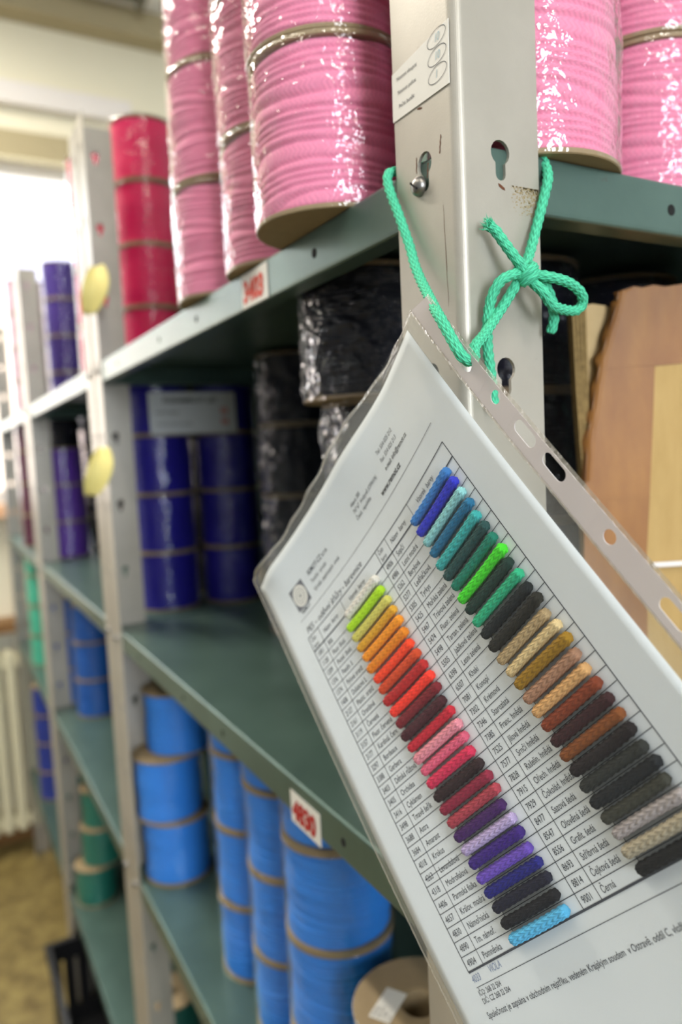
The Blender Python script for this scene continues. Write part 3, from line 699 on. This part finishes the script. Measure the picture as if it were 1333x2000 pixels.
# punched strip: solid stretches between cells that carry a hole
HOLES = [(226.3, 44, 4.2), (227.2, 70, 0), (227.0, 92.3, 4.4), (227.4, 112, 4.4), (226.3, 147.5, 0), (226, 183, 4.4), (226, 204, 4.4), (226, 226, 0), (226, 250, 4.4)]
mb = MB(); S0, S1 = 219.0, 231.6
def squad(v0, v1):
    n = max(1, int((v1 - v0) / 4)); V = []
    for i in range(n + 1):
        v = v0 + (v1 - v0) * i / n; V += [local(card(S0, v, .1)), local(card(S1, v, .1))]
    mb.add(V, [(2 * i, 2 * i + 1, 2 * i + 3, 2 * i + 2) for i in range(n)])
z = 4.0
mb.add([local(card(S0, topv(S0), .1)), local(card(S1, topv(S1), .1)), local(card(S1, 4, .1)), local(card(S0, 4, .1))], [(0, 1, 2, 3)])
for (hu, hv, hl) in HOLES:
    b0, b1 = hv - 9, hv + 9; squad(z, b0); z = b1; n = 32; inn, outr = [], []
    for i in range(n):
        a = 2 * PI * i / n; c, s = math.cos(a), math.sin(a)
        x, y = 3.0 * c, 3.0 * s + math.copysign(hl * .9, s) * (1 if abs(s) > 1e-9 else 0); inn.append((hu + x, hv + y))
        k = min(((S1 if c > 0 else S0) - hu) / c if abs(c) > 1e-9 else 1e9, 9 / abs(s) if abs(s) > 1e-9 else 1e9); outr.append((hu + c * k, hv + s * k))
    V = [local(card(*p, .1)) for p in inn + outr]; Fc = [(i, (i + 1) % n, n + (i + 1) % n, n + i) for i in range(n)]
    for uc in (S0, S1):
        for vc in (b0, b1):
            for i in range(n):
                p, q = outr[i], outr[(i + 1) % n]
                on = lambda w_: abs(w_[0] - uc) < 1e-6 or abs(w_[1] - vc) < 1e-6
                if abs(p[0] - q[0]) > 1e-6 and abs(p[1] - q[1]) > 1e-6 and on(p) and on(q): V.append(local(card(uc, vc, .1))); Fc.append((n + i, n + (i + 1) % n, len(V) - 1))
    mb.add(V, Fc)
squad(z, 303)
st = mb.build('punched_strip', 'strip_plastic', sv); st['label'] = 'milky white strip with round and oval holes'
md = st.modifiers.new('thickness', 'SOLIDIFY'); md.thickness = .0004; md.offset = 0
def band(name, mat, ua, ub, off, amp=0.0):
    V = []; n = 150
    for i in range(n + 1):
        v = topv(ua) + (303 - topv(ua)) * i / n; d = amp * (.5 + .5 * math.sin(v * 2.1)); V += [local(card(ua, v, off + d)), local(card(ub, v, off + d * .5))]
    return mesh_obj(name, V, [(2 * i, 2 * i + 1, 2 * i + 3, 2 * i + 2) for i in range(n)], mat, sv, True)
band('weld_seam', 'weld_plastic', 218.4, 219.7, .45, .3); band('outer_edge', 'weld_plastic', 231.6, 233.6, .1, .25); band('side_seam', 'weld_plastic', -4.2, -3.0, .2, .15)
V = []
for i in range(90):
    u = -3.5 + 222.5 * i / 89; d = .8 * math.sin(u * .23) + .6 * math.sin(u * .09 + 1); V += [local(card(u, topv(u) - .2, .3 + d)), local(card(u, topv(u) + 1.6, .3 + d * .6))]
mesh_obj('top_hem', V, [(2 * i, 2 * i + 1, 2 * i + 3, 2 * i + 2) for i in range(89)], 'weld_plastic', sv, True)

# ------------------------------------------------------------------ green cord tied round the post
cord_mat('cord_green', '52c89c', dark=.68, rough=.8)
rope = empty('tied_cord', (0.0307, -0.012, 1.5817), 'mint green braided cord tied in a bow around the front post', 'cord')
def mm(P): return [Vector((x / 1000, y / 1000, z / 1000 + 1.5)) for x, y, z in P]
RO = Vector((0.0307, -0.012, 1.5817))
def strand(name, P, R=2.8, seg=32, taper=0):
    path = catmull(mm(P), .0006); V, F, U = cord_tube(path, R / 1000, 8, .0044, .2, seg, taper)
    return mesh_obj(name, [v - RO for v in V], F, 'cord_green', rope, True, U)
strand('neck_loop', [(56, 10, 149), (40, 24, 149.2), (20, 42, 149.2), (6, 56, 149.2), (-1.5, 57.5, 146.5), (-3.4, 54.5, 138), (-4, 45.5, 121.5), (-4.5, 35.8, 102.5), (-6.5, 29.5, 92), (-9, 21.5, 82.7), (-13, 11.3, 74.1), (-18.5, 0, 66.6), (-23.5, -10, 60.2), (-26.3, -16.6, 55.7), (-26.6, -23.2, 47.3), (-26.2, -27.3, 41.2), (-24.6, -29, 37.4), (-20.5, -28.6, 35.6), (-15.5, -26, 37.2), (-10.5, -20.5, 43.0), (.6, -14, 49.6), (12.9, -9, 59.6), (21, -8, 68.2), (27.3, -9, 77), (33.1, -9, 86.3), (39.2, -6, 93.8), (46.1, -4, 107.5), (51.3, -3.6, 120.8), (55.2, -3.0, 131), (58.6, 1.2, 139), (59.2, 5.6, 146), (56, 10, 149.3)])
strand('tail', [(29, -13.5, 80.5), (25.6, -14, 83.3), (21.7, -13, 88.1), (18.2, -10, 95), (15.6, -7.5, 100.6), (12.6, -6.5, 103.2)], taper=0)
strand('hanging_end', [(28, -11, 80.5), (24.7, -12, 80.1), (19.1, -13, 78.7), (13.8, -12, 75.9), (11.2, -9, 70.0), (10.4, -7, 63.2), (9.9, -6, 54.9), (9.8, -6, 44.6), (10.8, -6, 36.4), (12.2, -6, 22.8), (12.7, -6, 15)], taper=1)
strand('bow_loop', [(32.4, -12, 80.6), (36.2, -16, 79.3), (43.4, -18, 78.1), (52.8, -18, 76.5), (61.6, -17, 72.8), (65.8, -15, 68.2), (62.4, -14, 64.3), (53.1, -15, 63.8), (42.3, -17, 65.2), (35.4, -18, 70.8), (32, -14, 76.5)])
strand('short_tail', [(34.7, -12, 79.6), (41.4, -12.5, 76.6), (46.6, -11.5, 70.8), (50.3, -10, 64.9), (51.6, -8.5, 58.7), (50.6, -7, 53.4)], taper=1)
# the knot: two wraps around the crossing strands
kn = []
ax = Vector((.42, -.10, -.9)).normalized(); b1 = ax.orthogonal().normalized(); b2 = ax.cross(b1)
for i in range(46):
    a = i / 45 * 2.15 * 2 * PI; c = Vector((30.6, -12, 81.0)) + ax * ((i / 45 - .5) * 6.6); c += (b1 * math.cos(a) + b2 * math.sin(a)) * 3.9; kn.append(tuple(c))
strand('knot', kn, 2.85)
# frayed fibres at the cut end
V, F = [], []; r2 = random.Random(5); end = Vector((12.4, -6.5, 103.4))
for i in range(110):
    d = (Vector((-.62, .10, .55)) + Vector((r2.uniform(-.8, .8), r2.uniform(-.8, .8), r2.uniform(-.8, .8)))).normalized(); p = end + Vector((r2.uniform(-2.3, 2.3), r2.uniform(-1.6, 1.6), r2.uniform(-2.3, 2.3)))
    q = p + d * r2.uniform(1.4, 4.2); s = d.orthogonal().normalized() * .28; s2 = d.cross(s); n = len(V)
    V += [(w_ - (RO - Vector((0, 0, 1.5))) * 1000) / 1000 for w_ in (p + s, p - s * .5 + s2, p - s * .5 - s2, q)]; F += [(n, n + 1, n + 3), (n + 1, n + 2, n + 3), (n + 2, n, n + 3)]
mesh_obj('frayed_end', V, F, 'cord_green', rope, False, [(0, 0)] * len(V))

# ------------------------------------------------------------------ labels stuck to the steel
def flat(mapf, mb, idx, x, y, s=1.0):
    vs, fs = MESHT[idx]; mb.add([mapf(x + a * s, y + b_ * s) for a, b_ in vs], fs)
# post label on the aisle face: runs along -y, reads from far edge towards the corner
pl = empty('post_label', (-.0002, .0525, 1.6715), 'white printed load label stuck on the front post', 'label')
PMAP = lambda a, b_, d=.0003: (-d, -a, b_)
mesh_obj('label_sheet', [PMAP(0, 0), PMAP(.0485, -.0005), PMAP(.0492, .0285), PMAP(.0005, .0240), PMAP(0, 0, 0), PMAP(.0485, -.0005, 0), PMAP(.0492, .0285, 0), PMAP(.0005, .0240, 0)],
         [(0, 1, 2, 3), (7, 6, 5, 4), (0, 4, 5, 1), (1, 5, 6, 2), (2, 6, 7, 3), (3, 7, 4, 0)], 'sticker', pl)
mb = MB()
for i in range(3): flat(lambda a, b_: PMAP(a, b_, .0005), mb, T_POST[i], .0050 + i * .0006, .0190 - i * .0070, .62)
mb.build('printed_text', 'ink', pl)
mb = MB()
for i in range(3):
    V = []; n = 40; cx, cy = .0398, .0243 - i * .0083
    for k in range(n):
        a = 2 * PI * k / n; V += [PMAP(cx + .0072 * math.cos(a), cy + .0036 * math.sin(a) + .10 * .0072 * math.cos(a), .0005), PMAP(cx + .0075 * math.cos(a), cy + .0039 * math.sin(a) + .10 * .0075 * math.cos(a), .0005)]
    mb.add(V, [(2 * k, 2 * k + 1, (2 * k + 3) % (2 * n), (2 * k + 2) % (2 * n)) for k in range(n)])
mb.build('printed_ovals', 'ink', pl)
mb = MB()
for i in range(3): flat(lambda a, b_: PMAP(a, b_, .0005), mb, T_HAND[i], .0378, .0226 - i * .0083, .9)
mb.build('handwritten_numbers', 'ink_blue', pl)
# numbers taped to the shelf lips
for i, (y, zt, mat, lab) in enumerate(((.2815, 1.6422, 'ink_red', 'white paper label with red 3403 on the upper shelf lip'), (.2405, 1.2268, 'ink_dark_red', 'white paper label with red 4830 on the lower shelf lip'))):
    s = empty('shelf_label', (.0017, y, zt), lab, 'label', 'shelf number labels')
    LM = lambda a, b_, d=.0004: (-d, -a, b_)
    mesh_obj('label_sheet', [LM(0, 0), LM(.052, 0), LM(.0515, -.0262), LM(.0005, -.0262), LM(0, 0, 0), LM(.052, 0, 0), LM(.0515, -.0262, 0), LM(.0005, -.0262, 0)], [(0, 3, 2, 1), (4, 5, 6, 7), (0, 1, 5, 4), (1, 2, 6, 5), (2, 3, 7, 6), (3, 0, 4, 7)], 'sticker', s)
    mb = MB(); flat(lambda a, b_: LM(a, b_, .0007), mb, T_LIP[i], .0035, -.0218, 1.2); mb.build('handwritten_number', mat, s)
# yellow paper tags curled off the second post
for i, (z, lab) in enumerate(((1.711, 'upper yellow paper tag curling off the second post'), (1.448, 'lower yellow paper tag curling off the second post'))):
    V, F = [], []
    for a in range(13):
        for b_ in range(9):
            q, p = a / 12, b_ / 8; wd = .015 * math.sin(PI * min(1, .06 + .90 * q)) ** .6 + .002; sl = .016 if i == 0 else .022
            V.append(((p - .5) * 2 * wd + sl * (q - .5), -.003 - .016 * math.sin(PI * q) - .010 * (p - .3) ** 2 * 4, .070 * q))
    for a in range(12):
        for b_ in range(8): k = a * 9 + b_; F.append((k, k + 1, k + 10, k + 9))
    o = mesh_obj('paper_tag', V, F, 'yellow_paper', None, True); o.location = (-.004 if i == 0 else -.018, .843, z); md = o.modifiers.new('thickness', 'SOLIDIFY'); md.thickness = .0004
    tag(o, lab, 'tag', 'yellow paper tags')
# sign on the middle shelf, leaning against the navy spools
sg = empty('paper_sign', (.0880, .9145, 1.5365), 'white paper sign with red numbers before the navy spools', 'sign'); sg.rotation_euler = (-.05, 0, 0)
MB().box(0, .150, 0, .0012, 0, .069).build('sheet', 'paper_white', sg)
mb = MB(); FM = lambda a, b_: (a, -.0004, b_)
flat(FM, mb, T_SIGN[0], .024, .052, 1.0); flat(FM, mb, T_SIGN[1], .010, .033, .8); flat(FM, mb, T_SIGN[2], .010, .014, .8); mb.build('printed_text', 'ink_black', sg)
mb = MB(); flat(FM, mb, T_SIGN[3], .122, .033, 1.0); flat(FM, mb, T_SIGN[4], .122, .015, 1.0); mb.build('red_numbers', 'ink_red', sg)
# sticker on the top of the spool
ca, sa = math.cos(.55), math.sin(.55)
SM = lambda a, b_, z=.0004: (-.034 + a * ca - b_ * sa, -.006 + a * sa + b_ * ca, .0980 + z)
sk = mesh_obj('sticker', [SM(0, 0, .0002), SM(.036, 0, .0002), SM(.036, .019, .0002), SM(0, .019, .0002)], [(0, 1, 2, 3)], 'sticker', top); sk['label'] = 'small printed white sticker'
mb = MB()
for i in range(4): flat(lambda a, b_: SM(a, b_, .0004), mb, T_STK[i], .002, .0145 - i * .0044, .85)
mb.build('printed_text', 'ink', sk)

# ------------------------------------------------------------------ cardboard box on the middle shelf
bx = empty('cardboard_box', (.160, .069, LEV[1]), 'folded cardboard box patched with brown tape right of the front post', 'box', None, -.5142)
def Bz(p): return [(x / 1000, (z + 263) / 1000) for x, z in p]
edge = [(28, 96.8), (22.9, 95.3), (21, 86), (15.6, 68.6), (10.2, 51.9), (6.4, 31.6), (3.5, 16), (.6, .8), (-1.7, -30.5), (-2.8, -51.6), (-4, -100), (-4, -263)]
rim = [(225, 99), (110, 99.5), (78, 98.2), (65, 97.9), (53.7, 96.8), (46, 98.3), (38.3, 96.9), (33, 98.0)]
MB().prism(Bz([(225, -263)] + rim + edge), 0, .004).build('front_panel', 'cardboard', bx)
MB().prism(Bz([(222, -263), (222, 84), (22, 86), (8, 40), (1, -5), (-3, -60), (-3, -263)]), .0046, .0086).build('middle_panel', 'cardboard', bx)
MB().prism(Bz([(218, -263), (218, 60), (90, 88), (21.5, 87.5), (8, 90), (2.5, 89), (3, 40), (2, -10), (-2, -60), (-2, -263)]), .0096, .0136).build('back_panel', 'cardboard_inner', bx)
for i in range(4):      # layered corrugated edges at the left
    a = i * 2.4
    P = [(-7.4 + a, 86.4 + i * .7), (-5.4 + a, 87.2 + i * .7), (-4.6 + a * .95, 60), (-3.6 + a * .85, 30), (-2.0 + a * .55, 0), (-.6 + a * .3, -24), (-1.4 + a * .2, -56), (-2.4 + a * .2, -56), (-2.5 + a * .3, -24), (-3.9 + a * .55, 0), (-5.4 + a * .85, 30), (-6.4 + a * .95, 60)]
    MB().prism(Bz(P), .0044 - i * .0004, .0144).build('flap_edge', 'cardboard_edge', bx)
tape_in = [(-4, -263), (39.5, -263), (39.4, -82), (41.9, -43), (44.1, -1.3), (46.3, 45.1), (225, 52)]
MB().prism(Bz(tape_in + [(225, 99.3)] + [(x, z + .3) for x, z in rim[1:]] + [(x - .3, z) for x, z in edge[:-1]]), -.0005, 0).build('tape', 'packing_tape', bx)
for za, zb, xa, xb in ((45.6, 44.4, 11, 46.4), (-44, -43, 4.6, 42)):
    MB().prism(Bz([(xa, zb), (xb, za), (xb, za + .9), (xa, zb + .9)]), -.0009, -.0005).build('tape_seam', 'packing_tape', bx)
V, F = [], []
for a in range(29):
    k = a / 28 * (len(edge) - 4); q = int(min(k, len(edge) - 5)); f_ = k - q; x = edge[q][0] * (1 - f_) + edge[q + 1][0] * f_; zz = edge[q][1] * (1 - f_) + edge[q + 1][1] * f_; jag = 1.1 * math.sin(a * 1.7) + .6 * math.sin(a * 3.9)
    V += [((x - 1.6 + jag) / 1000, .0040, (zz + 263) / 1000), ((x + .6 + jag * .4) / 1000, -.0016, (zz + 263) / 1000), ((x + 4.5) / 1000, -.0006, (zz + 263) / 1000)]
for a in range(28):
    for k in range(2): F.append((a * 3 + k, a * 3 + k + 1, a * 3 + k + 4, a * 3 + k + 3))
mesh_obj('tape_fold', V, F, 'packing_tape', bx, True)
bevel(MB().prism(Bz([(42, -92.2), (226, -89.6), (226, -85.8), (42, -88.4)]), -.0034, -.0006).build('strap', 'trim_white', bx), .001)

# ------------------------------------------------------------------ black crate on the floor under the middle unit
cr = empty('plastic_crate', (-.065, 1.085, 0), 'black slatted plastic crate on the floor under the shelving', 'crate')
CXW, CYW, CH = .40, .62, .235
def cwall(f, Lw):
    mb = MB()
    f(mb, 0, Lw, 0, .05); f(mb, 0, Lw, CH - .05, CH); n = int(Lw / .035)
    mb.build('wall', 'crate_black', cr)
    for i in range(n + 1):
        q = MB(); x = (Lw - .026) * i / n; f(q, x, x + .026, .05, CH - .05); q.build('slat', 'crate_black', cr)
cwall(lambda m_, a, b_, z0, z1: m_.box(a, b_, 0, .006, z0, z1), CXW); cwall(lambda m_, a, b_, z0, z1: m_.box(a, b_, CYW - .006, CYW, z0, z1), CXW)
cwall(lambda m_, a, b_, z0, z1: m_.box(0, .006, a, b_, z0, z1), CYW); cwall(lambda m_, a, b_, z0, z1: m_.box(CXW - .006, CXW, a, b_, z0, z1), CYW)
MB().box(0, CXW, 0, CYW, 0, .006).build('base', 'crate_black', cr)
rm = MB().box(-.010, CXW + .010, -.010, 0, CH - .02, CH).box(-.010, CXW + .010, CYW, CYW + .010, CH - .02, CH).box(-.010, 0, 0, CYW, CH - .02, CH).box(CXW, CXW + .010, 0, CYW, CH - .02, CH).build('rim', 'crate_black', cr)
